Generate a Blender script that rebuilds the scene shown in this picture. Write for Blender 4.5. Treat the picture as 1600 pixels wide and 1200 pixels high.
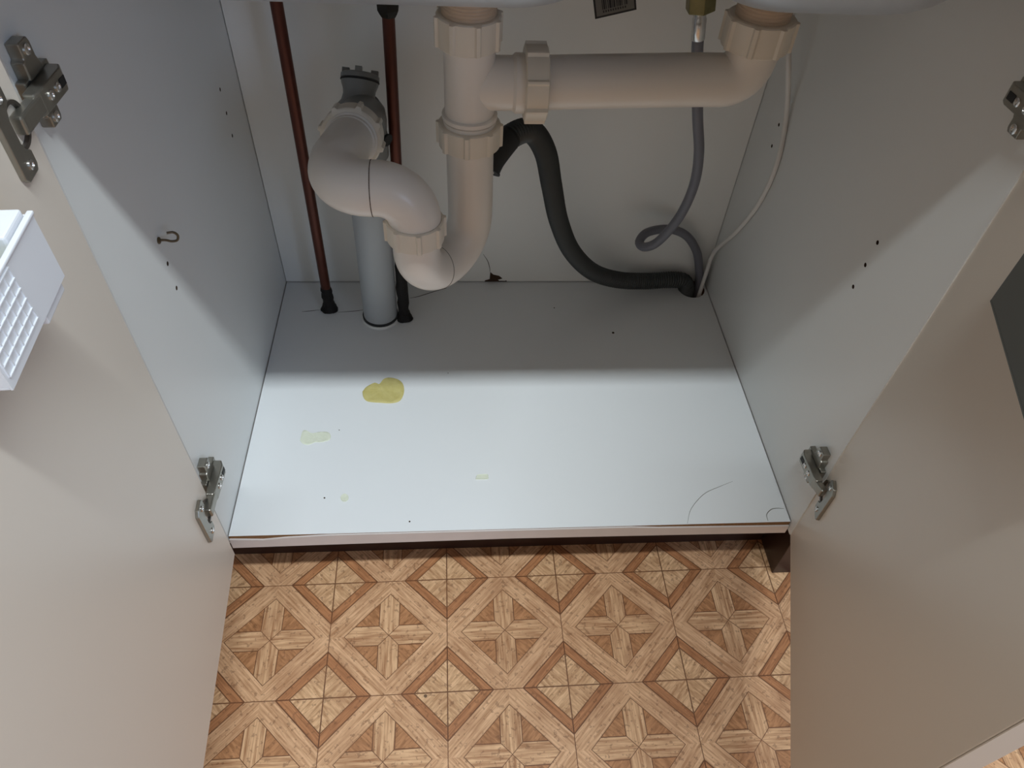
import bpy, bmesh, math, random
from mathutils import Vector, Matrix
random.seed(4)
for o in list(bpy.data.objects): bpy.data.objects.remove(o)
SC = bpy.context.scene
COL = SC.collection
PI = math.pi

# ------------------------------------------------------------------ camera, world, light, exposure
cd = bpy.data.cameras.new('camera'); cam = bpy.data.objects.new('camera', cd); COL.objects.link(cam)
cam.location = (0.30529, -0.51120, 0.86057)
cam.rotation_euler = (0.7354975, -0.0477856, -0.0582279)
cd.sensor_width = 36.0; cd.lens = 1133.16 / 1600 * 36.0
cd.clip_start = 0.01; cd.clip_end = 50
SC.camera = cam

wd = bpy.data.worlds.new('room_ambient'); SC.world = wd; wd.use_nodes = True
wn = wd.node_tree.nodes; wl = wd.node_tree.links           # kitchen around: warm furniture to the left, daylight to the right
wc = wn.new('ShaderNodeTexCoord'); ws = wn.new('ShaderNodeSeparateXYZ'); wr = wn.new('ShaderNodeValToRGB'); wm = wn.new('ShaderNodeMapRange')
wl.new(wc.outputs['Generated'], ws.inputs[0]); wl.new(ws.outputs[0], wm.inputs[0])
wm.inputs[1].default_value = -1; wm.inputs[2].default_value = 1
wr.color_ramp.elements[0].position = 0.15; wr.color_ramp.elements[0].color = (0.62, 0.50, 0.38, 1)
wr.color_ramp.elements[1].position = 0.85; wr.color_ramp.elements[1].color = (0.92, 0.97, 1.08, 1)
wl.new(wm.outputs[0], wr.inputs[0]); wl.new(wr.outputs[0], wn['Background'].inputs[0])
wn['Background'].inputs[1].default_value = 0.25

def area(name, loc, target, sx, sy, power, col):
    l = bpy.data.lights.new(name, 'AREA'); l.shape = 'RECTANGLE'; l.size = sx; l.size_y = sy
    l.energy = power; l.color = col
    o = bpy.data.objects.new(name, l); COL.objects.link(o); o.location = loc
    o.rotation_euler = (Vector(target) - Vector(loc)).to_track_quat('-Z', 'Y').to_euler()
    return o
area('ceiling_lamp_light', (0.74, -0.73, 2.22), (0.74, -0.1, 0.0), 1.50, 0.08, 36.5, (0.86, 0.95, 1.0))
area('window_light', (2.3, -2.6, 1.25), (0.0, 0.0, 0.45), 1.0, 1.1, 16.0, (0.50, 0.68, 1.0))

SC.view_settings.view_transform = 'Standard'; SC.view_settings.look = 'None'
SC.view_settings.gamma = 1.0; SC.view_settings.use_curve_mapping = False
SC.view_settings.exposure = 0.24

# ------------------------------------------------------------------ constants (metres)
W, D, TOP, FZ = 0.768, 0.5166, 0.700, -0.140     # inner width, depth, underside of worktop, floor

# ------------------------------------------------------------------ materials
def srgb(r, g, b):
    f = lambda c: (c / 255 / 12.92) if c / 255 <= 0.04045 else ((c / 255 + 0.055) / 1.055) ** 2.4
    return (f(r), f(g), f(b), 1)

class N:
    """small wrapper that turns python arithmetic into Math nodes"""
    def __init__(s, nt, out): s.nt, s.o = nt, out
    def _m(s, op, *a):
        n = s.nt.nodes.new('ShaderNodeMath'); n.operation = op
        for i, v in enumerate((s,) + a):
            if isinstance(v, N): s.nt.links.new(v.o, n.inputs[i])
            else: n.inputs[i].default_value = float(v)
        return N(s.nt, n.outputs[0])
    def __add__(s, b): return s._m('ADD', b)
    def __sub__(s, b): return s._m('SUBTRACT', b)
    def __mul__(s, b): return s._m('MULTIPLY', b)
    def __truediv__(s, b): return s._m('DIVIDE', b)
    def abs(s): return s._m('ABSOLUTE')
    def floor(s): return s._m('FLOOR')
    def gt(s, b): return s._m('GREATER_THAN', b)
    def lt(s, b): return s._m('LESS_THAN', b)
    def max(s, b): return s._m('MAXIMUM', b)
    def min(s, b): return s._m('MINIMUM', b)
    def inv(s): return (s * -1) + 1

def new_mat(name):
    m = bpy.data.materials.new(name); m.use_nodes = True
    nt = m.node_tree; b = nt.nodes['Principled BSDF']
    return m, nt, b

def mat(name, col, rough=0.5, metal=0.0, var=0.06, scale=18.0, bump=0.0, bscale=200.0, spec=0.5, col2=None, stretch=None):
    """procedural surface: two tones mixed by noise, slight bump"""
    m, nt, b = new_mat(name)
    tc = nt.nodes.new('ShaderNodeNewGeometry')
    src = tc.outputs['Position']
    if stretch:
        mp = nt.nodes.new('ShaderNodeMapping'); mp.inputs['Scale'].default_value = stretch
        nt.links.new(src, mp.inputs[0]); src = mp.outputs[0]
    nz = nt.nodes.new('ShaderNodeTexNoise'); nz.inputs['Scale'].default_value = scale; nz.inputs['Detail'].default_value = 4
    nt.links.new(src, nz.inputs['Vector'])
    mx = nt.nodes.new('ShaderNodeMix'); mx.data_type = 'RGBA'
    c1 = col
    c2 = col2 if col2 else tuple([max(0, v * (1 - var)) for v in col[:3]] + [1])
    mx.inputs[6].default_value = c1; mx.inputs[7].default_value = c2
    nt.links.new(nz.outputs[0], mx.inputs[0]); nt.links.new(mx.outputs[2], b.inputs['Base Color'])
    b.inputs['Roughness'].default_value = rough; b.inputs['Metallic'].default_value = metal
    b.inputs['Specular IOR Level'].default_value = spec
    if bump:
        n2 = nt.nodes.new('ShaderNodeTexNoise'); n2.inputs['Scale'].default_value = bscale
        nt.links.new(src, n2.inputs['Vector'])
        bp = nt.nodes.new('ShaderNodeBump'); bp.inputs['Strength'].default_value = bump; bp.inputs['Distance'].default_value = 0.001
        nt.links.new(n2.outputs[0], bp.inputs['Height']); nt.links.new(bp.outputs[0], b.inputs['Normal'])
    return m

M = dict(
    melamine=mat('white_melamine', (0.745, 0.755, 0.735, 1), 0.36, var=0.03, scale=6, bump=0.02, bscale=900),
    panel=mat('white_laminate', (0.80, 0.815, 0.815, 1), 0.36, var=0.03, scale=7, bump=0.02, bscale=900),
    back=mat('white_hardboard', (0.85, 0.85, 0.815, 1), 0.45, var=0.04, scale=5, bump=0.05, bscale=60),
    door=mat('cream_door', (0.75, 0.68, 0.59, 1), 0.34, var=0.03, scale=5, bump=0.03, bscale=700),
    edging=mat('pale_edging', (0.70, 0.64, 0.61, 1), 0.4, var=0.12, scale=30),
    chipboard=mat('raw_chipboard', srgb(150, 110, 66), 0.9, scale=260, col2=srgb(96, 66, 38), bump=0.6, bscale=500),
    crack=mat('crack_dark', srgb(120, 118, 108), 0.9),
    darkcrack=mat('crack_brown', srgb(60, 40, 22), 0.9),
    glue=mat('dried_glue', srgb(214, 203, 140), 0.55, scale=90, col2=srgb(190, 176, 100), bump=0.5, bscale=160),
    paleglue=mat('dried_glue_pale', srgb(230, 233, 216), 0.5, scale=90, col2=srgb(214, 218, 194), bump=0.4, bscale=160),
    darkwood=mat('dark_brown_plinth', srgb(62, 38, 30), 0.38, scale=25, col2=srgb(40, 24, 19), stretch=(1, 1, 8)),
    pvc=mat('cream_pvc', (0.77, 0.725, 0.66, 1), 0.30, var=0.05, scale=14, bump=0.02, bscale=300),
    nut=mat('ivory_nut_plastic', (0.75, 0.69, 0.585, 1), 0.38, var=0.10, scale=40),
    thread=mat('tan_thread_plastic', (0.60, 0.46, 0.33, 1), 0.5, var=0.12, scale=60),
    seal=mat('black_rubber_seal', (0.02, 0.02, 0.02, 1), 0.7),
    grime=mat('brown_grime', srgb(70, 52, 36), 0.8),
    greypvc=mat('grey_pvc', srgb(176, 180, 182), 0.40, var=0.08, scale=20, bump=0.03),
    greyfit=mat('grey_pvc_fitting', srgb(134, 136, 134), 0.42, var=0.08, scale=20),
    copper=mat('tarnished_copper', srgb(112, 60, 44), 0.42, metal=0.5, scale=45, col2=srgb(62, 32, 24), stretch=(1, 1, 0.25)),
    lagging=mat('blackened_pipe_end', srgb(26, 20, 18), 0.8, scale=120, col2=srgb(12, 10, 9), bump=0.8, bscale=260),
    iron=mat('dark_iron', srgb(58, 54, 48), 0.45, metal=0.6, scale=80, col2=srgb(36, 32, 28)),
    blackhose=mat('black_corrugated_rubber', srgb(58, 61, 60), 0.5, var=0.15, scale=40),
    greyhose=mat('grey_rubber_hose', srgb(116, 116, 124), 0.45, var=0.1, scale=40),
    brass=mat('dull_brass', srgb(150, 142, 98), 0.4, metal=0.6, scale=60, col2=srgb(96, 90, 60)),
    chrome=mat('silver_ferrule', (0.75, 0.74, 0.72, 1), 0.25, metal=1.0),
    cable=mat('white_cable', (0.74, 0.72, 0.68, 1), 0.4),
    steel=mat('brushed_steel', (0.62, 0.64, 0.67, 1), 0.42, metal=0.85, var=0.15, scale=12, bump=0.06, bscale=120),
    nickel=mat('nickel_hinge', (0.38, 0.365, 0.32, 1), 0.34, metal=0.9, var=0.2, scale=90),
    nickeldark=mat('nickel_hinge_dark', (0.22, 0.20, 0.18, 1), 0.35, metal=0.9, var=0.2, scale=90),
    whiteplastic=mat('white_plastic', (0.78, 0.80, 0.84, 1), 0.35, var=0.03),
    greenfoam=mat('green_sponge', srgb(130, 140, 78), 0.9, scale=300, col2=srgb(100, 112, 58), bump=0.8, bscale=400),
    darkgrey=mat('dark_grey_plastic', srgb(96, 98, 94), 0.45, var=0.08),
    hookm=mat('brown_coated_hook', srgb(92, 78, 56), 0.4, metal=0.3),
    tag=mat('grey_tag_card', srgb(120, 116, 108), 0.6),
    black=mat('black_print', (0.015, 0.015, 0.015, 1), 0.6),
    worktop=mat('worktop_laminate', srgb(170, 160, 148), 0.4, scale=120, col2=srgb(140, 130, 118)),
    plaster=mat('wall_plaster', srgb(215, 210, 200), 0.8),
)

def lino_material():
    m, nt, b = new_mat('patterned_lino')
    g = nt.nodes.new('ShaderNodeNewGeometry'); sp = nt.nodes.new('ShaderNodeSeparateXYZ')
    nt.links.new(g.outputs['Position'], sp.inputs[0])
    X, Y = N(nt, sp.outputs[0]), N(nt, sp.outputs[1])
    P, a = 0.1637, math.radians(0.5)
    x0, y0 = 0.2855, 0.0003
    U0 = ((X - x0) * math.cos(a) + (Y - y0) * math.sin(a)) / P
    V0 = ((Y - y0) * math.cos(a) - (X - x0) * math.sin(a)) / P
    cu, cv = U0.floor(), V0.floor()
    u, v = U0 - cu - 0.5, V0 - cv - 0.5            # cell centre = middle of the four-petal cross
    A, B = u.abs(), v.abs()
    s, t = A + B, A - B
    quad = u.gt(0) * 7.3 + v.gt(0) * 3.1 + cu * 5.7 + cv * 11.9
    def noise(vx, vy, vz, scale, detail=5, rough=0.6):
        c = nt.nodes.new('ShaderNodeCombineXYZ')
        for i, q in enumerate((vx, vy, vz)): nt.links.new(q.o, c.inputs[i])
        n = nt.nodes.new('ShaderNodeTexNoise'); n.inputs['Scale'].default_value = scale
        n.inputs['Detail'].default_value = detail; n.inputs['Roughness'].default_value = rough
        nt.links.new(c.outputs[0], n.inputs['Vector']); return N(nt, n.outputs[0])
    g_strip = noise(t * 3, s * 46, quad, 1.0)       # grain along the diagonal strips
    g_perp = noise(t * 38, s * 5, quad, 1.0)        # grain across, in the diamond
    g_tri = noise(t * 34, s * 6, quad + 40, 1.0)
    horiz = A.gt(B)                                  # petal pointing sideways
    al = A * horiz + B * horiz.inv(); ac = (v * horiz + u * horiz.inv())
    g_pet = noise(al * 3, ac * 46, quad + 80, 1.0)
    fleck = noise(U0 * 26, V0 * 26, quad, 1.0, 3)
    def ramp(f, c1, c2, lo=0.33, hi=0.63):
        r = nt.nodes.new('ShaderNodeValToRGB'); nt.links.new(f.o, r.inputs[0])
        r.color_ramp.elements[0].position = lo; r.color_ramp.elements[0].color = c1
        r.color_ramp.elements[1].position = hi; r.color_ramp.elements[1].color = c2
        return r.outputs[0]
    def mixc(f, c1, c2, mode='MIX'):
        n = nt.nodes.new('ShaderNodeMix'); n.data_type = 'RGBA'; n.blend_type = mode
        if isinstance(f, N): nt.links.new(f.o, n.inputs[0])
        else: n.inputs[0].default_value = f
        for i, c in ((6, c1), (7, c2)):
            if isinstance(c, tuple): n.inputs[i].default_value = c
            else: nt.links.new(c, n.inputs[i])
        return n.outputs[2]
    light = ramp(g_strip, srgb(172, 127, 90), srgb(224, 182, 143))
    red = ramp(g_strip, srgb(142, 92, 58), srgb(190, 134, 92))
    dia = ramp(g_perp, srgb(172, 130, 92), srgb(226, 186, 145))
    tri = ramp(g_tri, srgb(142, 96, 60), srgb(190, 138, 96))
    pet = ramp(g_pet, srgb(160, 114, 78), srgb(224, 183, 142))
    S0, S1, S2, HW = 0.377, 0.622, 0.728, 0.086
    mn = A.min(B)
    col = mixc(s.gt(S2), mixc(s.gt(S1), light, red), dia)
    inner = s.lt(S0)
    col = mixc(inner, col, mixc(mn.lt(HW), tri, pet))
    ln = lambda f, w: f.abs().lt(w)
    lw = 0.0068
    lines = ln(s - S1, lw).max(ln(s - S2, lw * 0.8)).max(ln(s - S0, lw * 0.6))
    lines = lines.max(ln(mn - HW, lw * 0.55) * inner)
    lines = lines.max(ln(t, lw * 0.6) * mn.lt(HW) * inner)          # mitres at the cross centre
    lines = lines.max(ln(A - 0.5, lw * 0.75) * s.gt(S1)).max(ln(B - 0.5, lw * 0.75) * s.gt(S1))
    lines = lines.max(ln(A - 0.5, lw * 0.5)).max(ln(B - 0.5, lw * 0.5))
    col = mixc(lines * 0.88, col, srgb(92, 54, 30))
    # dark flecks and a few knots
    blot = noise(U0 * 3.1, V0 * 3.1, cu * 0, 1.0, 4)
    col = mixc((blot - 0.45).max(0) * 1.5, col, srgb(150, 100, 66))
    col = mixc(fleck.gt(0.61) * 0.42, col, srgb(104, 68, 44))
    vo = nt.nodes.new('ShaderNodeTexVoronoi'); vo.inputs['Scale'].default_value = 14
    nt.links.new(g.outputs['Position'], vo.inputs['Vector'])
    spn = nt.nodes.new('ShaderNodeSeparateColor'); nt.links.new(vo.outputs['Color'], spn.inputs[0])
    knot = N(nt, vo.outputs['Distance']).lt(0.045) * N(nt, spn.outputs[0]).gt(0.55)
    col = mixc(knot * 0.8, col, srgb(52, 30, 22))
    col = mixc(1.0, col, (1.08, 1.05, 1.01, 1), 'MULTIPLY')
    nt.links.new(col, b.inputs['Base Color'])
    b.inputs['Roughness'].default_value = 0.42
    return m
M['lino'] = lino_material()

# ------------------------------------------------------------------ object helpers
WLOC = {}
def put(o, parent=None, loc=(0, 0, 0)):
    COL.objects.link(o)
    if parent is not None:
        o.parent = parent; o.location = Vector(loc) - WLOC[parent.name]
    else: o.location = loc
    WLOC[o.name] = Vector(loc)
    return o
def empty(name, loc, label, cat, group=None):
    o = bpy.data.objects.new(name, None); o.empty_display_size = 0.05
    put(o, None, loc); return tag(o, label, cat, group)
def tag(o, label=None, cat=None, group=None, kind=None):
    for k, v in (('label', label), ('category', cat), ('group', group), ('kind', kind)):
        if v: o[k] = v
    return o
def obj(name, bm, m, parent=None, smooth=None, bevel=0.0, label=None):
    bmesh.ops.recalc_face_normals(bm, faces=bm.faces)
    c = sum((v.co for v in bm.verts), Vector()) / max(1, len(bm.verts))
    bmesh.ops.translate(bm, verts=bm.verts, vec=-c)
    me = bpy.data.meshes.new(name); bm.to_mesh(me); bm.free()
    for q in (m if isinstance(m, (list, tuple)) else [m]): me.materials.append(q)
    if smooth is not None:
        for p in me.polygons: p.use_smooth = True
        me.set_sharp_from_angle(angle=math.radians(smooth))
    o = bpy.data.objects.new(name, me); put(o, parent, c)
    if bevel:
        md = o.modifiers.new('bevel', 'BEVEL'); md.width = bevel; md.segments = 2; md.limit_method = 'ANGLE'
    if label: o['label'] = label
    return o

def box(bm, lo, hi):
    x0, y0, z0 = lo; x1, y1, z1 = hi
    v = [bm.verts.new(p) for p in ((x0,y0,z0),(x1,y0,z0),(x1,y1,z0),(x0,y1,z0),(x0,y0,z1),(x1,y0,z1),(x1,y1,z1),(x0,y1,z1))]
    return [bm.faces.new([v[i] for i in f]) for f in ((0,3,2,1),(4,5,6,7),(0,1,5,4),(1,2,6,5),(2,3,7,6),(3,0,4,7))]
def obox(bm, org, ex, ey, ez, lo, hi):
    """box in a local frame"""
    f = box(bm, lo, hi); vs = {v for q in f for v in q.verts}
    for v in vs: v.co = Vector(org) + ex * v.co.x + ey * v.co.y + ez * v.co.z
def frame(ax):
    ax = Vector(ax).normalized()
    r = Vector((0, 0, 1)) if abs(ax.z) < 0.9 else Vector((1, 0, 0))
    e1 = ax.cross(r).normalized(); return e1, ax.cross(e1).normalized(), ax
def lathe(bm, c, ax, prof, n=40, mod=None, caps=True):
    """prof: list of (height along axis, radius); mod(angle, i) -> radius factor"""
    e1, e2, e3 = frame(ax); rings = []
    for i, (h, r) in enumerate(prof):
        ring = []
        for k in range(n):
            a = 2 * PI * k / n; rr = r * (mod(a, i) if mod else 1)
            ring.append(bm.verts.new(Vector(c) + e3 * h + e1 * (rr * math.cos(a)) + e2 * (rr * math.sin(a))))
        rings.append(ring)
    for i in range(len(rings) - 1):
        for k in range(n):
            bm.faces.new((rings[i][k], rings[i][(k + 1) % n], rings[i + 1][(k + 1) % n], rings[i + 1][k]))
    if caps: bm.faces.new(rings[0]); bm.faces.new(rings[-1])
def spline(pts, per=10):
    """Catmull-Rom through the points"""
    P = [Vector(p) for p in pts]; P = [P[0] * 2 - P[1]] + P + [P[-1] * 2 - P[-2]]; out = []
    for i in range(1, len(P) - 2):
        a, b, c, d = P[i - 1:i + 3]
        for k in range(per):
            t = k / per
            out.append(0.5 * ((2 * b) + (c - a) * t + (2 * a - 5 * b + 4 * c - d) * t * t + (3 * b - a - 3 * c + d) * t ** 3))
    out.append(P[-2]); return out
def resample(pts, step):
    out = [pts[0]]; acc = 0
    for a, b in zip(pts, pts[1:]):
        L = (b - a).length; pos = step - acc
        while pos <= L and L > 0:
            out.append(a.lerp(b, pos / L)); pos += step
        acc = (acc + L) % step
    if (out[-1] - pts[-1]).length > step * 0.2: out.append(pts[-1])
    return out
def tube(bm, pts, r, n=20, caps=True):
    """tube along a polyline with parallel-transported frame; r number or function(i, count)"""
    pts = [Vector(p) for p in pts]; m = len(pts); rings = []
    T = [(pts[min(i + 1, m - 1)] - pts[max(i - 1, 0)]).normalized() for i in range(m)]
    e1 = frame(T[0])[0]
    for i in range(m):
        e1 = (e1 - T[i] * e1.dot(T[i])).normalized(); e2 = T[i].cross(e1)
        rr = r(i, m) if callable(r) else r
        rings.append([bm.verts.new(pts[i] + e1 * (rr * math.cos(2 * PI * k / n)) + e2 * (rr * math.sin(2 * PI * k / n))) for k in range(n)])
    for i in range(m - 1):
        for k in range(n):
            bm.faces.new((rings[i][k], rings[i][(k + 1) % n], rings[i + 1][(k + 1) % n], rings[i + 1][k]))
    if caps: bm.faces.new(rings[0]); bm.faces.new(rings[-1])
def arc(c, a, b, t0, t1, r, n=12):
    """points on a circle: c + r(cos a + sin b)"""
    return [Vector(c) + Vector(a) * (r * math.cos(t0 + (t1 - t0) * i / n)) + Vector(b) * (r * math.sin(t0 + (t1 - t0) * i / n)) for i in range(n + 1)]
def prism(bm, poly, ext):
    """extrude a closed 3D polygon by vector ext"""
    ext = Vector(ext); a = [bm.verts.new(Vector(p)) for p in poly]; b = [bm.verts.new(Vector(p) + ext) for p in poly]
    bm.faces.new(a); bm.faces.new(b[::-1])
    for i in range(len(a)): bm.faces.new((a[i], a[(i + 1) % len(a)], b[(i + 1) % len(a)], b[i]))
def B(): return bmesh.new()
def one_box(lo, hi): bm = B(); box(bm, lo, hi); return bm
def cut_holes(o, cylinders):
    """real drilled holes: (centre, axis, radius, half length)"""
    for c, ax, r, hl in cylinders:
        bm = B(); lathe(bm, c, ax, [(-hl, r), (hl, r)], 24)
        bmesh.ops.recalc_face_normals(bm, faces=bm.faces)
        me = bpy.data.meshes.new('cutter'); bm.to_mesh(me); bm.free()
        k = bpy.data.objects.new('cutter', me); COL.objects.link(k)
        me.materials.append(o.data.materials[-1])
        md = o.modifiers.new('holes', 'BOOLEAN'); md.operation = 'DIFFERENCE'; md.object = k; md.solver = 'EXACT'
        bpy.context.view_layer.update()
        dg = bpy.context.evaluated_depsgraph_get()
        new = bpy.data.meshes.new_from_object(o.evaluated_get(dg))
        o.modifiers.remove(md); o.data = new
        bpy.data.objects.remove(k)

# ------------------------------------------------------------------ setting
fl = obj('floor', one_box((-2.2, -2.6, FZ - 0.02), (3.0, D + 0.06, FZ)), M['lino']); fl['kind'] = 'structure'
wb = obj('wall_back', one_box((-2.2, D + 0.045, FZ), (3.0, D + 0.10, 2.3)), M['plaster']); wb['kind'] = 'structure'

# ------------------------------------------------------------------ cabinet
cab = empty('sink_cabinet', (W / 2, 0.25, FZ), 'open white base cabinet under the sink with two cream doors swung wide', 'cabinet')
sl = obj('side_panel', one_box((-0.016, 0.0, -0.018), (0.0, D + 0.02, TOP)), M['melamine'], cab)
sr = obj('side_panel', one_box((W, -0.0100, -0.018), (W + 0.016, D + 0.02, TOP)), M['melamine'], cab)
pin = 0.0026
cut_holes(sl, [((0, y, z), (1, 0, 0), pin, 0.010) for y, z in ((0.4287, 0.3986), (0.4299, 0.3653), (0.4299, 0.3328), (0.1179, 0.3593), (0.1171, 0.3264))])
cut_holes(sr, [((W, y, z), (1, 0, 0), pin, 0.010) for y, z in ((0.4322, 0.3936), (0.4359, 0.3582), (0.4353, 0.3254), (0.1146, 0.3924), (0.1156, 0.3605), (0.1171, 0.3271))])
for o in (sl, sr): o.data.materials.append(M['darkcrack'])
for o in (sl, sr):                                   # bore of each pin hole in bare board
    for p in o.data.polygons:
        if p.area < 3e-5: p.material_index = len(o.data.materials) - 1
bk = obj('back_panel', one_box((0.0010, D, 0.0022), (W - 0.0010, D + 0.004, TOP)), M['back'], cab)
chip = [(0.356, 0.0016), (0.357, 0.0042), (0.3651, 0.0072), (0.3659, 0.0236), (0.3718, 0.0176), (0.3824, 0.0147), (0.3884, 0.0087), (0.3804, 0.0057), (0.3829, 0.003), (0.3935, 0.003), (0.3957, 0.0042), (0.3972, 0.0016)]
bm = B(); prism(bm, [(x, D - 0.0006, z) for x, z in chip], (0, 0.0012, 0)); obj('chipped_hole', bm, M['darkcrack'], bk, label='broken brown hole at the foot of the back panel')
def ribbon(pts, w, nrm, m, parent, name):
    bm = B(); P = spline(pts, 6); tube(bm, P, lambda i, n: w * (0.35 + 0.65 * math.sin(PI * min(1, (i + 0.6) / n))), 6)
    return obj(name, bm, m, parent)
ribbon([(x, D, z) for x, z in [(0.3524, 0.0639), (0.3607, 0.0483), (0.3644, 0.0338), (0.3659, 0.0221)]], 0.00065, None, M['darkcrack'], bk, 'crack')

bm = B(); fs = box(bm, (0.0014, 0.0, -0.018), (W - 0.0014, D + 0.004, 0.0))
fs[1].material_index = 0
for i in (0, 2, 3, 4, 5): fs[i].material_index = 1
bp = obj('bottom_panel', bm, [M['panel'], M['chipboard']], cab)
HOLE = (0.738, 0.4965)
cut_holes(bp, [((0.0846, 0.4445, 0), (0, 0, 1), 0.0125, 0.04), ((0.2146, 0.4208, 0), (0, 0, 1), 0.0122, 0.04), ((0.1739, 0.4243, 0), (0, 0, 1), 0.0303, 0.04), ((HOLE[0], HOLE[1], 0), (0, 0, 1), 0.0245, 0.04)])
# loose edge strip on the front, dropped a little at both ends
top = [(0.0015, -0.0056), (0.045, -0.0085), (0.075, -0.0045), (0.13, -0.0012), (0.30, -0.0008), (0.54, -0.0012), (0.58, -0.0042), (0.66, -0.0062), (0.735, -0.0078), (W - 0.0015, -0.0082)]
bot = [(W - 0.0015, -0.0262), (0.60, -0.0240), (0.38, -0.0216), (0.12, -0.0250), (0.0015, -0.0270)]
bm = B(); prism(bm, [(x, -0.0022, z) for x, z in top + bot], (0, 0.0022, 0)); obj('edge_strip', bm, M['edging'], bp, label='pale peeling edge strip along the front')
blobs = (
    ([(0.1561,0.2513),(0.1615,0.2613),(0.1734,0.2697),(0.1811,0.2672),(0.188,0.278),(0.1979,0.2807),(0.2108,0.276),(0.2188,0.2656),(0.2208,0.2486),(0.2153,0.2321),(0.2032,0.2274),(0.186,0.2284),(0.1662,0.2313),(0.1587,0.2397)], 'glue', 0.0020, 'largest yellow crusted glue patch'),
    ([(0.0729,0.1569),(0.0742,0.1734),(0.0785,0.1763),(0.0885,0.1707),(0.0999,0.1728),(0.1118,0.172),(0.1167,0.165),(0.1157,0.1575),(0.109,0.1547),(0.1022,0.1534),(0.0953,0.1535),(0.0866,0.1493),(0.0783,0.1509)], 'paleglue', 0.0010, 'pale greenish glue patch'),
    ([(0.1526,0.0556),(0.1522,0.0524),(0.1504,0.0501),(0.1478,0.0493),(0.145,0.0502),(0.1427,0.0526),(0.1417,0.0559),(0.1421,0.0592),(0.1439,0.0616),(0.1465,0.0624),(0.1494,0.0614),(0.1516,0.059)], 'paleglue', 0.0009, 'small round glue spot'),
    ([(0.3291,0.0819),(0.3304,0.0879),(0.3332,0.0901),(0.3458,0.0903),(0.3473,0.0861),(0.3462,0.082)], 'paleglue', 0.0009, 'small oblong glue mark'))
for poly, mk, h, lab in blobs:
    bm = B(); cx = sum(p[0] for p in poly) / len(poly); cy = sum(p[1] for p in poly) / len(poly)
    ring = spline([(x, y, 0) for x, y in poly + poly[:1]], 4)[:-1]
    rings = []
    for f, z in ((1.0, -0.0004), (1.0, h * 0.45), (0.95, h), (0.82, h * 0.75), (0.5, h * 0.9), (0.2, h * 0.7)):
        rings.append([bm.verts.new((cx + (p.x - cx) * f, cy + (p.y - cy) * f, z + (random.uniform(-1, 1) * h * 0.18 if z > h * 0.5 else 0))) for p in ring])
    n = len(ring)
    for a, b2 in zip(rings, rings[1:]):
        for k in range(n): bm.faces.new((a[k], a[(k + 1) % n], b2[(k + 1) % n], b2[k]))
    bm.faces.new(rings[0]); bm.faces.new(rings[-1])
    obj('dried_glue', bm, M[mk], bp, smooth=50, label=lab)
for pts, w, mk in (([(0.6196,0.0012),(0.6304,0.0247),(0.6545,0.0486),(0.6811,0.061),(0.7024,0.0694)], 0.00040, 'crack'),
                   ([(0.7347,0.002),(0.736,0.0123),(0.7449,0.0204),(0.7540,0.0222),(0.764,0.0212)], 0.00060, 'crack'),
                   ([(0.2215,0.4725),(0.2383,0.4776),(0.2665,0.4914),(0.2871,0.5002)], 0.0007, 'darkcrack'),
                   ([(0.0386,0.4382),(0.055,0.4402),(0.0684,0.4429)], 0.0005, 'darkcrack'),
                   ([(0.1000,0.4361),(0.1289,0.4393),(0.1452,0.4425)], 0.0005, 'darkcrack')):
    ribbon([(x, y, 0.0) for x, y in pts], w, None, M[mk], bp, 'crack')
for x, y, r in ((0.5738,0.3812,0.0022),(0.4776,0.4458,0.0011),(0.2896,0.2899,0.0007),(0.1278,0.1759,0.0008),(0.1196,0.0565,0.0012),(0.2379,0.0154,0.0012)):
    bm = B(); lathe(bm, (x, y, 0), (0, 0, 1), [(-0.001, r), (0.0003, r), (0.0005, r * 0.5)], 10); obj('speck', bm, M['darkcrack'], bp)
obj('kick_board', one_box((-0.30, 0.052, FZ), (W + 0.016, 0.068, -0.018)), M['darkwood'], cab)
obj('plinth_block', one_box((0.7828, -0.006, FZ), (0.850, 0.052, -0.018)), M['darkwood'], cab, bevel=0.001, label='dark brown plinth block at the right front foot')

# doors: hinge point, direction towards the free edge, inward normal
DW = 0.395
doors = {}
for side, P0, d, nrm in (('left', Vector((0.008, -0.015, 0)), Vector((0.0632, -0.998, 0)), Vector((0.998, 0.0632, 0))),
                         ('right', Vector((0.770, -0.009, 0)), Vector((-0.308, -0.9514, 0)), Vector((-0.9514, 0.308, 0)))):
    bm = B(); obox(bm, P0, d, nrm, Vector((0, 0, 1)), (0.0, -0.018, -0.020), (DW, 0.0, TOP - 0.002))
    dr = obj('door', bm, M['door'], cab, bevel=0.0006, label='cream %s-hand door seen from its inside' % side)
    bm = B(); obox(bm, P0, d, nrm, Vector((0, 0, 1)), (DW + 0.0006, -0.0178, -0.0195), (DW + 0.0016, -0.0006, TOP - 0.0025))
    obj('edge_band', bm, M['door'], dr)
    doors[side] = (dr, P0, d, nrm)

def screw(bm, c, ax, r=0.0032):
    e1, e2, e3 = frame(ax)
    lathe(bm, c, ax, [(-0.002, r), (0.0006, r), (0.0014, r * 0.7), (0.0014, r * 0.45), (0.0002, r * 0.30)], 16)

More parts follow.
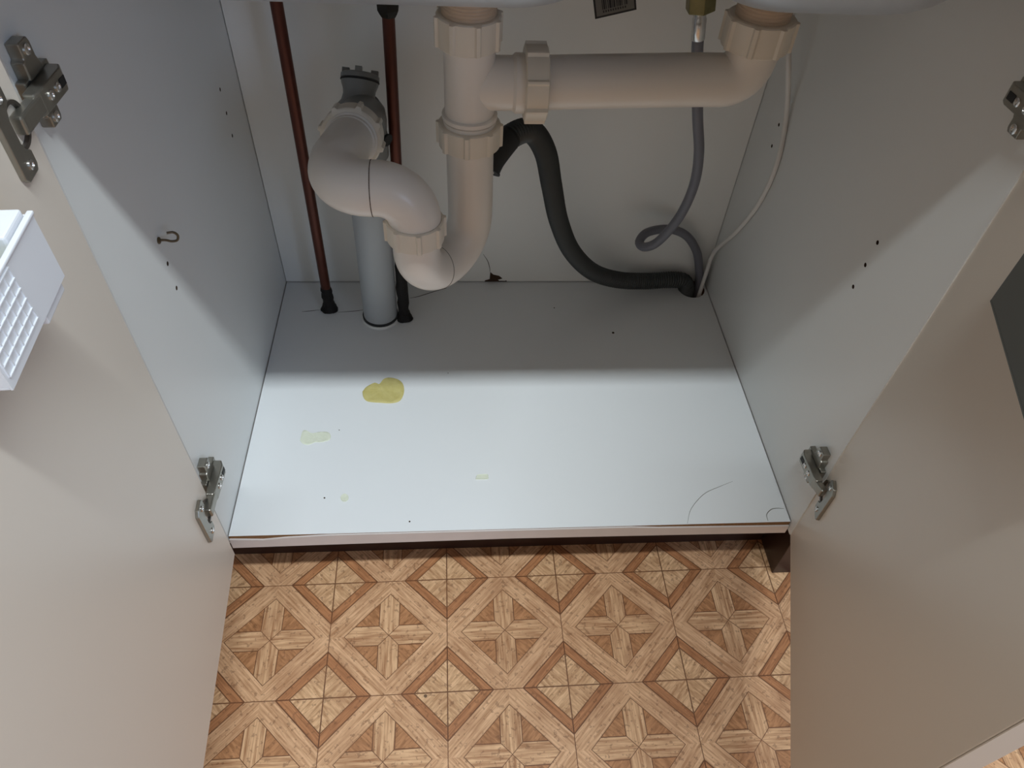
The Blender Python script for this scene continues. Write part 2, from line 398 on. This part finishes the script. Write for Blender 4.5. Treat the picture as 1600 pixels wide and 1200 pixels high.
def hinge(side, zc, yo):
    dr, P0, d, nrm = doors[side]
    s = 1 if side == 'left' else -1
    org = Vector((0 if side == 'left' else W, yo, zc))
    ex, ey, ez = Vector((s, 0, 0)), Vector((0, 1, 0)), Vector((0, 0, 1))
    bm = B()                                          # arm: long channel with sloping back end
    prof = [(-0.018, 0.0080), (-0.018, 0.0165), (-0.012, 0.0182), (0.025, 0.0190), (0.032, 0.0160), (0.032, 0.0065)]
    prism(bm, [org + ex * h + ey * y - ez * 0.0085 for y, h in prof], ez * 0.017)
    arm = obj('hinge', bm, M['nickel'], cab, bevel=0.0012)
    bm = B()                                          # plate on the side panel with an upper and a lower wing
    obox(bm, org, ex, ey, ez, (0.0, -0.006, -0.0105), (0.0072, 0.036, 0.0105))
    for q in (1, -1):
        pts = [(0.000, 0.0095), (0.000, 0.022), (0.0030, 0.0235), (0.0030, 0.034), (0.0170, 0.034), (0.0190, 0.030), (0.0190, 0.0205), (0.024, 0.0095)]
        prism(bm, [org + ey * y + ez * (q * z * (1 if q > 0 else 0.8)) for y, z in pts], ex * 0.0095)
    obj('mounting_plate', bm, M['nickel'], arm, bevel=0.001)
    for q in (1, -1):
        bm = B(); screw(bm, org + ey * 0.0105 + ez * (0.0275 if q > 0 else -0.0218) + ex * 0.0098, ex, 0.0042); obj('screw', bm, M['chrome'], arm, smooth=40)
    for y in (0.000, 0.012):
        bm = B(); screw(bm, org + ey * y + ex * (0.0186 + 0.00020 * (y / 0.01)), ex, 0.0036); obj('screw', bm, M['chrome'], arm, smooth=40)
    bm = B()                                          # dark slot in the arm top
    pr = [(0.0165, -0.0032), (0.0255, -0.0032), (0.0255, 0.0032), (0.0165, 0.0032)]
    prism(bm, [org + ex * 0.0187 + ey * y + ez * z for y, z in pr], ex * 0.0007)
    obj('slot', bm, M['black'], arm)
    cup = P0 + d * 0.0225 + Vector((0, 0, zc))        # cup centre on the door face
    a0 = org + ey * -0.014 + ex * 0.0135; a1 = cup + nrm * 0.004 + d * 0.002
    mid = a0.lerp(a1, 0.5) + ey * -0.008
    ld = (a1 - a0).normalized(); lu = ez.cross(ld).normalized(); L_ = (a1 - a0).length
    bm = B(); obox(bm, a0, ld, lu, ez, (-0.004, -0.0045, -0.0068), (L_, 0.0045, 0.0068)); obj('link', bm, M['nickel'], arm, bevel=0.0018)
    bm = B()                                          # flange plate with a rim
    fz, fy = 0.0315, 0.0118
    fl_ = [(-fy, -fz + 0.004), (-fy + 0.003, -fz), (fy - 0.004, -fz), (fy, -fz + 0.004), (fy, fz - 0.006), (fy - 0.006, fz), (-fy + 0.003, fz), (-fy, fz - 0.004),
           (-fy, 0.0175), (-fy + 0.006, 0.014), (-fy + 0.0085, 0.008), (-fy + 0.0085, -0.008), (-fy + 0.006, -0.014), (-fy, -0.0175)]
    fc = P0 + d * 0.0345 + Vector((0, 0, zc))
    prism(bm, [fc + d * y + ez * z for y, z in fl_], nrm * 0.0042)
    obj('cup_flange', bm, M['nickel'], arm, bevel=0.0008)
    bm = B(); lathe(bm, cup, nrm, [(-0.0106, 0.0150), (0.0012, 0.0150), (0.0016, 0.0165), (0.0030, 0.0165), (0.0030, 0.0138), (-0.008, 0.0130)], 32)
    obj('hinge_cup', bm, M['nickeldark'], arm, smooth=40)
    for q in (1, -1):
        bm = B(); screw(bm, fc - d * 0.002 + ez * (q * 0.0235) + nrm * 0.0044, nrm, 0.0036); obj('screw', bm, M['chrome'], arm, smooth=40)
    return arm
for side, zc, yo, lab in (('left', 0.600, 0.006, 'upper left hinge'), ('left', 0.117, 0.0, 'lower left hinge'), ('right', 0.604, 0.002, 'upper right hinge'), ('right', 0.117, 0.0, 'lower right hinge')):
    hinge(side, zc, yo)['label'] = lab

# ------------------------------------------------------------------ worktop and sink
WT = TOP + 0.036
bowls = [(0.040, 0.440, 0.05, 0.40), (0.490, 0.745, 0.06, 0.40)]      # x0, x1, y0, y1
bm = B()
xs = [-0.6, bowls[0][0] - 0.012, bowls[0][1] + 0.012, bowls[1][0] - 0.012, bowls[1][1] + 0.012, 1.4]
ya, yb = 0.036, 0.414
box(bm, (xs[0], -0.040, TOP), (xs[5], ya, WT)); box(bm, (xs[0], yb, TOP), (xs[5], D + 0.045, WT))
for i in (0, 2, 4): box(bm, (xs[i], ya, TOP), (xs[i + 1], yb, WT))
tag(obj('worktop', bm, M['worktop']), 'laminate kitchen worktop above the open cabinet', 'worktop')
sink = empty('sink', (0.39, 0.22, WT), 'stainless steel double bowl sink set in the worktop', 'sink')
def rrect(x0, x1, y0, y1, r, n=9):
    out = []
    for cx, cy, a in ((x1 - r, y1 - r, 0), (x0 + r, y1 - r, PI / 2), (x0 + r, y0 + r, PI), (x1 - r, y0 + r, 1.5 * PI)):
        for k in range(n): out.append((cx + r * math.cos(a + PI / 2 * k / (n - 1)), cy + r * math.sin(a + PI / 2 * k / (n - 1))))
    return out
drains = [(0.3200, 0.220), (0.6085, 0.220)]
BZ = [0.6330, 0.6315]
for (x0, x1, y0, y1), (dx, dy), z0, fr, cr in zip(bowls, drains, BZ, (0.060, 0.060), (0.075, 0.075)):
    bm = B(); rings = []
    spec = [(-0.030, 0.0, 0.004, WT + 0.0015), (-0.004, 0, cr, WT + 0.0015), (0.0, 0, cr, WT - 0.003), (0.002, 0, cr, z0 + fr)]
    for k in range(1, 10):
        a = PI / 2 * k / 9; spec.append((0.002 + fr * (1 - math.cos(a)), 0, cr, z0 + fr * (1 - math.sin(a))))
    for ins, _, c_, z in spec:
        r_ = max(0.004, c_ - max(0, ins) * 0.62)
        w2, h2 = (x1 - x0) / 2 - ins, (y1 - y0) / 2 - ins
        r_ = min(r_, w2 * 0.98, h2 * 0.98)
        rings.append([bm.verts.new((x, y, z)) for x, y in rrect(x0 + ins, x1 - ins, y0 + ins, y1 - ins, r_)])
    n = len(rings[0])
    last = rings[-1]
    for f, dz in ((0.6, -0.002), (0.0, -0.004)):                      # gentle fall towards the drain
        ring = []
        for k, v in enumerate(last):
            ang = 2 * PI * (k + 0.5) / n
            tgt = Vector((dx + 0.027 * math.cos(ang), dy + 0.027 * math.sin(ang), z0 - 0.004))
            ring.append(bm.verts.new(tgt.lerp(v.co, f) if f else tgt))
        rings.append(ring)
    for a, b2 in zip(rings, rings[1:]):
        for k in range(n): bm.faces.new((a[k], a[(k + 1) % n], b2[(k + 1) % n], b2[k]))
    bw = obj('bowl', bm, M['steel'], sink, smooth=50)
    md = bw.modifiers.new('sheet', 'SOLIDIFY'); md.thickness = 0.0012; md.offset = -1
for (dx, dy), z0, ztop in zip(drains, BZ, (0.567, 0.572)):            # threaded waste below each bowl
    bm = B(); prof = [(0.0, 0.036), (-0.004, 0.036), (-0.005, 0.0262)]
    z = -0.006; zb = ztop - 0.004 - (z0 - 0.004)
    while z > zb:
        prof += [(z, 0.0262), (z - 0.0012, 0.0272), (z - 0.0024, 0.0262)]; z -= 0.003
    lathe(bm, (dx, dy, z0 - 0.004), (0, 0, 1), prof, 40)
    obj('waste_outlet', bm, M['thread'], sink, smooth=40)

# ------------------------------------------------------------------ cream waste trap (one rigid assembly)
trap = empty('waste_trap', (0.29, 0.19, 0.27), 'cream plastic sink waste trap joining both bowls to the grey soil pipe', 'waste trap')
R0 = 0.0262
Zv = Vector((0, 0, 1))
def nut(c, ax, R, h, n_rib=8, phase=0.0, skirt=True, name='slip_nut'):
    """ribbed union nut, open shoulder towards -axis"""
    bm = B()
    def mod(a, i):
        q = ((a + phase) / (2 * PI / n_rib)) % 1.0
        d_ = min(q, 1 - q) * (2 * PI / n_rib) * R
        if i in (0, 1, 8, 9): return 1.0
        return 1.085 if d_ < 0.0026 else 1.0
    prof = [(-h / 2, R - 0.0060), (-h / 2, R - 0.0015), (-h / 2 + 0.0012, R), (-h / 2 + 0.004, R), (-h / 4, R), (0, R), (h / 4, R), (h / 2 - 0.0012, R), (h / 2, R - 0.0015), (h / 2, R0 + 0.001)]
    lathe(bm, c, ax, prof, 120, mod)
    return obj(name, bm, M['nut'], trap, smooth=32)
def ring(c, ax, R, h, m='pvc', name='collar'):
    bm = B(); lathe(bm, c, ax, [(-h / 2, R - 0.0015), (-h / 2 + 0.001, R), (h / 2 - 0.001, R), (h / 2, R - 0.0015)], 48)
    return obj(name, bm, M[m], trap, smooth=40)
x1, y1 = 0.3215, 0.220
# tee: upright with a branch to the right
bm = B(); lathe(bm, (x1 - 0.0008, y1, 0), Zv, [(0.452, R0), (0.560, R0)], 56)
lathe(bm, (x1, y1, 0.5135), (1, 0, 0.004), [(0.0, 0.0225), (0.020, 0.0268), (0.043, 0.0268), (0.046, 0.0295), (0.062, 0.0295)], 56)
obj('tee', bm, M['pvc'], trap, smooth=40)
nut((0.3196, y1, 0.567), (0, 0, -1), 0.0318, 0.030, 8, 0.25)
ring((0.3210, y1, 0.4785), Zv, 0.0296, 0.006); ring((0.3210, y1, 0.4722), Zv, 0.0285, 0.006)
nut((0.3210, y1, 0.4575), Zv, 0.0335, 0.026, 8, 0.1)
nut((0.3885, y1, 0.5143), (1, 0, 0.01), 0.0368, 0.0235, 8, 0.45)
# branch pipe and elbow to the second bowl
c = Vector((0.5760, y1, 0.5545)); pts = [Vector((0.384, y1, 0.5143)), Vector((0.48, y1, 0.5182)), Vector((0.565, y1, 0.5213))]
pts += arc((0.5830, y1, 0.5470), (0, 0, -1), (1, 0, 0), 0.05, PI / 2, 0.0257, 8) + [Vector((0.6088, y1, 0.562))]
bm = B(); tube(bm, resample(pts, 0.004), R0 + 0.0003, 48); obj('branch_pipe', bm, M['pvc'], trap, smooth=50)
nut((0.6085, y1, 0.572), (0, 0, -1), 0.0340, 0.030, 8, 0.35)
# U-bend, turned towards the front left
leg = Vector((0.2607, 0.150, 0)); up = Vector((0.3222, 0.220, 0))
hd = (up - leg); rad = hd.length / 2; hd.normalize(); zc = 0.354
pts = [Vector((0.3212, y1, 0.462)), Vector((0.3222, 0.220, zc + 0.02))] + arc((leg + up) / 2 + Zv * zc, hd, -Zv, 0, PI, rad, 24) + [leg + Zv * 0.378]
bm = B(); tube(bm, resample(pts, 0.004), R0, 48); ub = obj('u_bend', bm, M['pvc'], trap, smooth=50)
tdir = (hd * -1).normalized()
am = PI * 0.60                                                       # moulding seam near the bottom
sc_ = (leg + up) / 2 + Zv * zc + hd * (rad * math.cos(am)) - Zv * (rad * math.sin(am)); st = (hd * -math.sin(am) - Zv * math.cos(am))
bm = B(); lathe(bm, sc_, st, [(-0.0004, R0 - 0.001), (-0.0004, R0 + 0.0003), (0.0004, R0 + 0.0003), (0.0004, R0 - 0.001)], 56); obj('seam', bm, M['crack'], ub)
nax = Vector((-0.12, 0.02, 1)).normalized()
nut(leg + Zv * 0.3830, (0, 0, -1), 0.0315, 0.026, 8, 0.15)
ring(leg + Zv * 0.3950, Zv, R0 + 0.0036, 0.0028, 'grime', 'dirt_ring')
bm = B(); lathe(bm, (0.3222, y1, 0.400), (0.024, 0.048, -0.012), [(0.015, 0.0100), (0.060, 0.0100), (0.062, 0.0092)], 24); obj('hose_spigot', bm, M['pvc'], trap, smooth=40)
# outlet bend: up from the leg, left, then back to the soil pipe
RE = 0.0288
ze = 0.4325; yl = 0.150
pts = [leg + Zv * 0.374, leg + Zv * (ze - 0.040)] + arc((leg.x - 0.038, yl, ze - 0.038), (1, 0, 0), (0, 0, 1), 0.05, PI / 2, 0.038, 14)
pts += arc((0.2150, yl + 0.037, ze), (0, -1, 0), (-1, 0, 0), 0.02, PI / 2, 0.037, 14)
pts += [Vector((0.1780, 0.200, ze - 0.001)), Vector((0.1788, 0.235, ze - 0.010)), Vector((0.1822, 0.325, 0.3990))]
bm = B(); tube(bm, resample(pts, 0.004), lambda i, n: RE - 0.0022 * max(0, (i / n - 0.62)) / 0.38, 56); el = obj('outlet_bend', bm, M['pvc'], trap, smooth=50)
bm = B(); lathe(bm, (0.2190, yl, ze), (1, 0, 0), [(-0.0004, RE - 0.001), (-0.0004, RE + 0.0003), (0.0004, RE + 0.0003), (0.0004, RE - 0.001)], 56); obj('seam', bm, M['darkcrack'], el)
od = Vector((0.0030, 0.1, -0.024)).normalized()
on = Vector((0.1816, 0.3070, 0.4030))
nut(on, -od, 0.0365, 0.028, 8, 0.3)
ring(on - od * 0.013, od, 0.0318, 0.006); ring(on - od * 0.020, od, 0.0296, 0.008)

# ------------------------------------------------------------------ grey soil pipe
soil = empty('soil_pipe', (0.1739, 0.4243, FZ), 'grey plastic soil pipe rising through the cabinet base behind the trap', 'waste pipe')
s1 = Vector((0.1825, 0.4040, 0.385)); s0 = Vector((0.1739, 0.4243, 0)); s0 = s0 + (s0 - s1) * (-FZ / s1.z)
sx = (s1 - s0).normalized()
bm = B(); lathe(bm, s0, s1 - s0, [(0, 0.0283), ((s1 - s0).length - 0.02, 0.0283)], 48); obj('pipe', bm, M['greypvc'], soil, smooth=40)
bm = B()
lathe(bm, s0 + sx * ((s1 - s0).length - 0.065), sx, [(0, 0.0290), (0.001, 0.0325), (0.030, 0.0325), (0.034, 0.0312), (0.052, 0.0325), (0.066, 0.0310), (0.078, 0.0240)], 48)
na = Vector((0.10, 0.58, 0.80)).normalized(); nb = s1 - na * 0.022 + Vector((-0.004, 0, 0))       # cleaning neck, leaning back to the wall
lathe(bm, nb, na, [(0.0, 0.0310), (0.014, 0.0318), (0.026, 0.0285), (0.034, 0.0225), (0.042, 0.0206), (0.048, 0.0212), (0.055, 0.0238), (0.058, 0.0242)], 48)
lathe(bm, on + od * 0.095, -od, [(0.0, 0.0285), (0.055, 0.0300), (0.081, 0.0320), (0.088, 0.0320)], 48)
br = obj('branch_fitting', bm, M['greyfit'], soil, smooth=40)
sx = na; capc = nb + na * 0.0580
bm = B(); lathe(bm, capc, sx, [(0, 0.0236), (0.0006, 0.0252), (0.0020, 0.0252), (0.0026, 0.0236)], 40); obj('cap_seal', bm, M['seal'], soil, smooth=40)
bm = B(); lathe(bm, capc + sx * 0.0026, sx, [(0, 0.0238), (0.001, 0.0250), (0.0055, 0.0248), (0.0075, 0.0225), (0.0078, 0.0)], 40)
e1, e2, e3 = frame(sx)
for k in range(4):
    a = PI / 2 * k + 0.15; u_ = e1 * math.cos(a) + e2 * math.sin(a); w_ = e3.cross(u_)
    obox(bm, capc + sx * 0.003, u_, w_, e3, (0.014, -0.0042, 0.002), (0.0232, 0.0042, 0.0125))
obj('inspection_cap', bm, M['greyfit'], soil, smooth=40)
bm = B(); lathe(bm, (0.2095, 0.3985, 0.350), (0.6, -0.5, -0.1), [(-0.012, 0.006), (0.004, 0.006), (0.0045, 0.0085), (0.0075, 0.0085)], 20); obj('seal_tab', bm, M['seal'], br, smooth=40)
bm = B(); lathe(bm, (0.1739, 0.4243, -0.004), Zv, [(0, 0.0284), (0, 0.0325), (0.0055, 0.0325), (0.0075, 0.0308), (0.0075, 0.0284)], 48); obj('floor_collar', bm, M['melamine'], soil, smooth=40, label='white collar at the pipe foot')
bm = B(); lathe(bm, (0.1740, 0.4241, 0.004), Zv, [(0, 0.0280), (0, 0.0300), (0.0042, 0.0300), (0.0048, 0.0280)], 48); obj('seal_ring', bm, M['seal'], soil, smooth=40)

# ------------------------------------------------------------------ copper pipes
def copper(x, y, xt, ytop, zt, lab):
    t = empty('copper_pipe', (x, y, FZ), lab, 'water pipe', 'copper supply pipes')
    bm = B(); tube(bm, [(x, y, FZ), (x, y, 0.05), (x + (xt - x) * 0.5, y + (ytop - y) * 0.5, zt * 0.5), (xt, ytop, zt)], 0.0079, 24)
    obj('pipe', bm, M['copper'], t, smooth=60)
    return t
c1 = copper(0.0850, 0.4445, 0.0905, 0.4445, TOP - 0.004, 'brown copper water pipe nearest the left side panel')
c2 = copper(0.2146, 0.4208, 0.2262, 0.4208, 0.520, 'brown copper water pipe with a nut on top, right of the grey soil pipe')
def lag(t, x, y, h, r):
    bm = B(); pts = [(x + random.uniform(-1, 1) * 0.0008, y, -0.02 + (h + 0.02) * i / 14) for i in range(15)]
    tube(bm, pts, lambda i, n: r * (1 + random.uniform(-0.10, 0.12)) * (1 if i < n - 2 else 0.92), 20)
    lathe(bm, (x, y, 0.0), Zv, [(-0.012, 0.012), (-0.0005, 0.0128), (0.0022, 0.0145), (0.006, 0.0115), (0.014, 0.0092)], 22, lambda a, i: 1 + 0.10 * math.sin(3 * a + i) + random.uniform(-0.05, 0.05))
    obj('blackened_foot', bm, M['lagging'], t, smooth=60, label='blackened lower end')
lag(c1, 0.0852, 0.4445, 0.050, 0.0094); lag(c2, 0.2150, 0.4208, 0.135, 0.0093)
bm = B(); lathe(bm, (0.2262, 0.4208, 0.499), Zv, [(0, 0.0095), (0.004, 0.0120), (0.009, 0.0145), (0.028, 0.0150)], 6)
lathe(bm, (0.2262, 0.4208, 0.527), Zv, [(0, 0.010), (0.055, 0.010)], 24)
obj('compression_nut', bm, M['iron'], c2)
# ------------------------------------------------------------------ hoses and cable
dh = empty('drain_hose', (HOLE[0], HOLE[1], 0), 'black corrugated drain hose arching from the trap to the hole in the back corner', 'hose')
hp = [(0.3560,0.281,0.4010),(0.3741,0.30,0.4108),(0.3999,0.325,0.4033),(0.4234,0.35,0.36),(0.4409,0.38,0.2908),(0.4618,0.41,0.2101),(0.4931,0.437,0.1324),(0.5381,0.46,0.0711),(0.5898,0.475,0.0400),(0.6456,0.487,0.0270),(0.6944,0.493,0.0250),(0.7200,0.4955,0.0180),(0.7305,0.4955,-0.012),(0.7310,0.4955,-0.06),(0.7310,0.4955,-0.12)]
P = resample(spline(hp, 24), 0.0011)
bm = B(); tube(bm, P, lambda i, n: 0.0142 + 0.0009 * math.cos(2 * PI * i / 4), 24); obj('corrugated_pipe', bm, M['blackhose'], dh, smooth=70)
cuffp = [(0.3430,0.263,0.3860), (0.3465,0.268,0.3915), (0.3517,0.275,0.3972), (0.3660,0.291,0.4080), (0.3720,0.298,0.4105)]
bm = B(); tube(bm, spline(cuffp, 6), lambda i, n: 0.0168 if i < 2 else (0.0156 if i < n - 3 else 0.0148), 24); obj('hose_cuff', bm, M['seal'], dh, smooth=60)

ih = empty('inlet_hose', (HOLE[0], HOLE[1], 0), 'grey rubber inlet hose hanging from a brass nut and curling in one loop', 'hose')
hp = [(0.6085,0.40,0.493),(0.6135,0.40,0.4680),(0.6348,0.405,0.3866),(0.6525,0.41,0.3262),(0.6613,0.42,0.2675),(0.655,0.428,0.2071),(0.6345,0.436,0.1543),(0.6166,0.445,0.1346),(0.6097,0.46,0.1337),(0.625,0.475,0.1422),(0.664,0.487,0.1402),(0.7,0.495,0.1213),(0.728,0.5,0.0848),(0.7440,0.5035,0.043),(0.7515,0.5025,0.01),(0.7525,0.5025,-0.05),(0.7525,0.5025,-0.12)]
bm = B(); tube(bm, resample(spline(hp, 16), 0.003), 0.0074, 20); obj('rubber_tube', bm, M['greyhose'], ih, smooth=60)
fa = Vector((-0.012, 0, 0.075)).normalized(); f0 = Vector((0.6092, 0.40, 0.4890))
bm = B(); lathe(bm, f0, fa, [(0, 0.0080), (0.001, 0.0086), (0.025, 0.0086), (0.026, 0.0078), (0.034, 0.0074)], 28); obj('ferrule', bm, M['chrome'], ih, smooth=40)
bm = B(); lathe(bm, f0 + fa * 0.034, fa, [(0, 0.0150), (0.0015, 0.0185), (0.040, 0.0185), (0.040, 0.010), (0.075, 0.010)], 6); obj('hex_nut', bm, M['brass'], ih, bevel=0.0008, label='dull brass hex nut')

hp = [(0.700,0.430,0.640),(0.722,0.420,0.540),(0.735,0.4148,0.4791),(0.742,0.4076,0.4493),(0.758,0.4120,0.4018),(0.7642,0.4061,0.3646),(0.7642,0.3963,0.3357),(0.7642,0.3947,0.2933),(0.7642,0.4102,0.2355),(0.7625,0.4452,0.166),(0.757,0.4900,0.0917),(0.7565,0.4960,0.045),(0.7530,0.4890,0.0),(0.7525,0.4885,-0.06)]
bm = B(); tube(bm, resample(spline(hp, 14), 0.004), 0.0036, 14)
tag(obj('cable', bm, M['cable'], smooth=60), 'thin white cable running down the right side panel to the corner hole', 'cable')

# ------------------------------------------------------------------ barcode tag hanging under the sink
tg = empty('barcode_tag', (0.480, 0.33, 0.60), 'small dark-bordered card tag with a barcode hanging between the sink bowls', 'tag')
tu, tv = Vector((0.0470, 0, 0.0118)).normalized(), Vector((-0.0118, 0, 0.0470)).normalized(); tn = Vector((0, -1, 0))
to = Vector((0.4634, 0.33, 0.5369)); TW, TH = 0.0465, 0.062
bm = B(); obox(bm, to, tu, tv, tn, (0, 0, -0.0008), (TW, TH, 0)); card = obj('card', bm, M['black'], tg)
bm = B(); obox(bm, to, tu, tv, tn, (0.0022, 0.0022, 0), (TW - 0.0022, TH - 0.0022, 0.0003)); obj('card_face', bm, M['tag'], card)
bm = B(); xx = 0.009
for wdt, gap in ((1,1),(2,1),(1,2),(1,1),(3,1),(1,1),(2,2),(1,1),(1,1),(2,1),(1,3),(1,1),(2,1)):
    obox(bm, to, tu, tv, tn, (xx, 0.0085, 0.0003), (xx + wdt * 0.0008, 0.022, 0.0006)); xx += (wdt + gap) * 0.0008
for k in range(10): obox(bm, to, tu, tv, tn, (0.0095 + k * 0.0027, 0.0050, 0.0003), (0.0108 + k * 0.0027, 0.0072, 0.0006))
obj('barcode', bm, M['black'], card)
bm = B(); tube(bm, [to + tu * (TW / 2) + tv * (TH - 0.004), to + tu * (TW / 2) + tv * TH + Vector((0, 0, 0.03)), Vector((0.478, 0.34, TOP + 0.002))], 0.0008, 8)
obj('string', bm, M['cable'], tg)

# ------------------------------------------------------------------ cup hook on the left side
hk = empty('cup_hook', (0, 0.1225, 0.389), 'small brown cup hook screwed into the left side panel', 'hook')
bm = B()
hpts = [(-0.004, 0.1170, 0.3900), (0.003, 0.1178, 0.3900), (0.007, 0.1195, 0.3885), (0.0105, 0.1225, 0.3850), (0.0155, 0.1245, 0.3850), (0.0175, 0.1250, 0.3905), (0.0150, 0.1235, 0.3955), (0.0095, 0.1205, 0.3970)]
tube(bm, spline(hpts, 8), 0.0013, 12); obj('wire', bm, M['hookm'], hk, smooth=60)
bm = B(); lathe(bm, (0.0, 0.1170, 0.3900), (1, 0, 0), [(0, 0.0036), (0.0012, 0.0036), (0.002, 0.0024)], 20); obj('collar', bm, M['hookm'], hk, smooth=40)

# ------------------------------------------------------------------ white basket on the left door
dr, P0, d, nrm = doors['left']
OFF, S0, S1, Z0, Z1 = 0.050, 0.138, 0.232, 0.5630, 0.6078
bk_ = empty('door_basket', P0 + d * 0.185 + Vector((0, 0, Z0)), 'white plastic grid basket fixed to the inside of the left door', 'basket')
ez = Vector((0, 0, 1))
def dbox(bm, lo, hi): obox(bm, P0, d, nrm, ez, lo, hi)
bm = B(); dbox(bm, (S0, 0.0, Z0), (S1, 0.0022, Z1 + 0.012)); obj('back_plate', bm, M['whiteplastic'], bk_, bevel=0.0006)
bm = B(); dbox(bm, (S0, 0.0022, Z0), (S1, OFF - 0.002, Z0 + 0.002)); obj('base', bm, M['whiteplastic'], bk_, bevel=0.0004)
bm = B()
dbox(bm, (S0, OFF - 0.0018, Z0), (S1, OFF - 0.0006, Z1))             # thin web behind the raised grid
gs = S0 + 0.045; nx, nz = 6, 5
for i in range(nx + 1): s_ = gs + (S1 - 0.003 - gs) * i / nx; dbox(bm, (s_ - 0.0005, OFF - 0.0008, Z0 + 0.007), (s_ + 0.0005, OFF + 0.0001, Z1 - 0.002))
for i in range(nz + 1): z_ = Z0 + 0.007 + (Z1 - Z0 - 0.009) * i / nz; dbox(bm, (gs, OFF - 0.0008, z_ - 0.0004), (S1 - 0.003, OFF + 0.0004, z_ + 0.0004))
obj('grid_front', bm, M['whiteplastic'], bk_)
for a in (S0, S1 - 0.0018):
    bm = B(); dbox(bm, (a, 0.0022, Z0 + 0.002), (a + 0.0018, OFF - 0.0018, Z1)); obj('end_wall', bm, M['whiteplastic'], bk_)
bm = B(); dbox(bm, (S0 - 0.0006, OFF - 0.0030, Z1), (S1 + 0.0006, OFF + 0.0006, Z1 + 0.0024)); obj('rim', bm, M['whiteplastic'], bk_, bevel=0.0008)
bm = B(); dbox(bm, (S0 + 0.002, 0.006, Z0 - 0.009), (S0 + 0.034, OFF - 0.003, Z0)); obj('bracket', bm, M['whiteplastic'], bk_, bevel=0.0012)
bm = B(); dbox(bm, (S0 + 0.006, 0.004, Z0 + 0.0022), (S1 - 0.006, OFF - 0.005, Z0 + 0.030))
tag(obj('sponge', bm, M['greenfoam'], bevel=0.003), 'green sponge lying inside the white door basket', 'sponge')
bm = B(); dbox(bm, (S0 + 0.003, 0.0035, Z0 + 0.0302), (S0 + 0.030, OFF - 0.0035, Z1 + 0.0060))
sb = obj('soap_box', bm, M['whiteplastic'], bevel=0.0015); tag(sb, 'small white block standing on top inside the white door basket', 'box')
# ------------------------------------------------------------------ dark grey caddy on the right door
dr, P0, d, nrm = doors['right']
cy = empty('door_caddy', P0 + d * 0.17 + nrm * 0.02 + Vector((0, 0, 0.52)), 'dark grey plastic caddy fixed to the inside of the right door', 'caddy')
s0_, s1_, z0_, z1_, o_ = 0.132, 0.300, 0.5190, 0.640, 0.030
bm = B(); dbox(bm, (s0_, 0.0, z0_), (s1_, 0.002, z1_)); obj('back_plate', bm, M['darkgrey'], cy, bevel=0.0006)
bm = B(); dbox(bm, (s0_, 0.002, z0_), (s1_, o_, z0_ + 0.002)); obj('base', bm, M['darkgrey'], cy, bevel=0.0004)
bm = B(); dbox(bm, (s0_, o_ - 0.002, z0_ + 0.002), (s1_, o_, z1_ - 0.02)); obj('front_wall', bm, M['darkgrey'], cy, bevel=0.0006)
for a in (s0_, s1_ - 0.002):
    bm = B(); dbox(bm, (a, 0.002, z0_ + 0.002), (a + 0.002, o_ - 0.002, z1_ - 0.02)); obj('end_wall', bm, M['darkgrey'], cy)
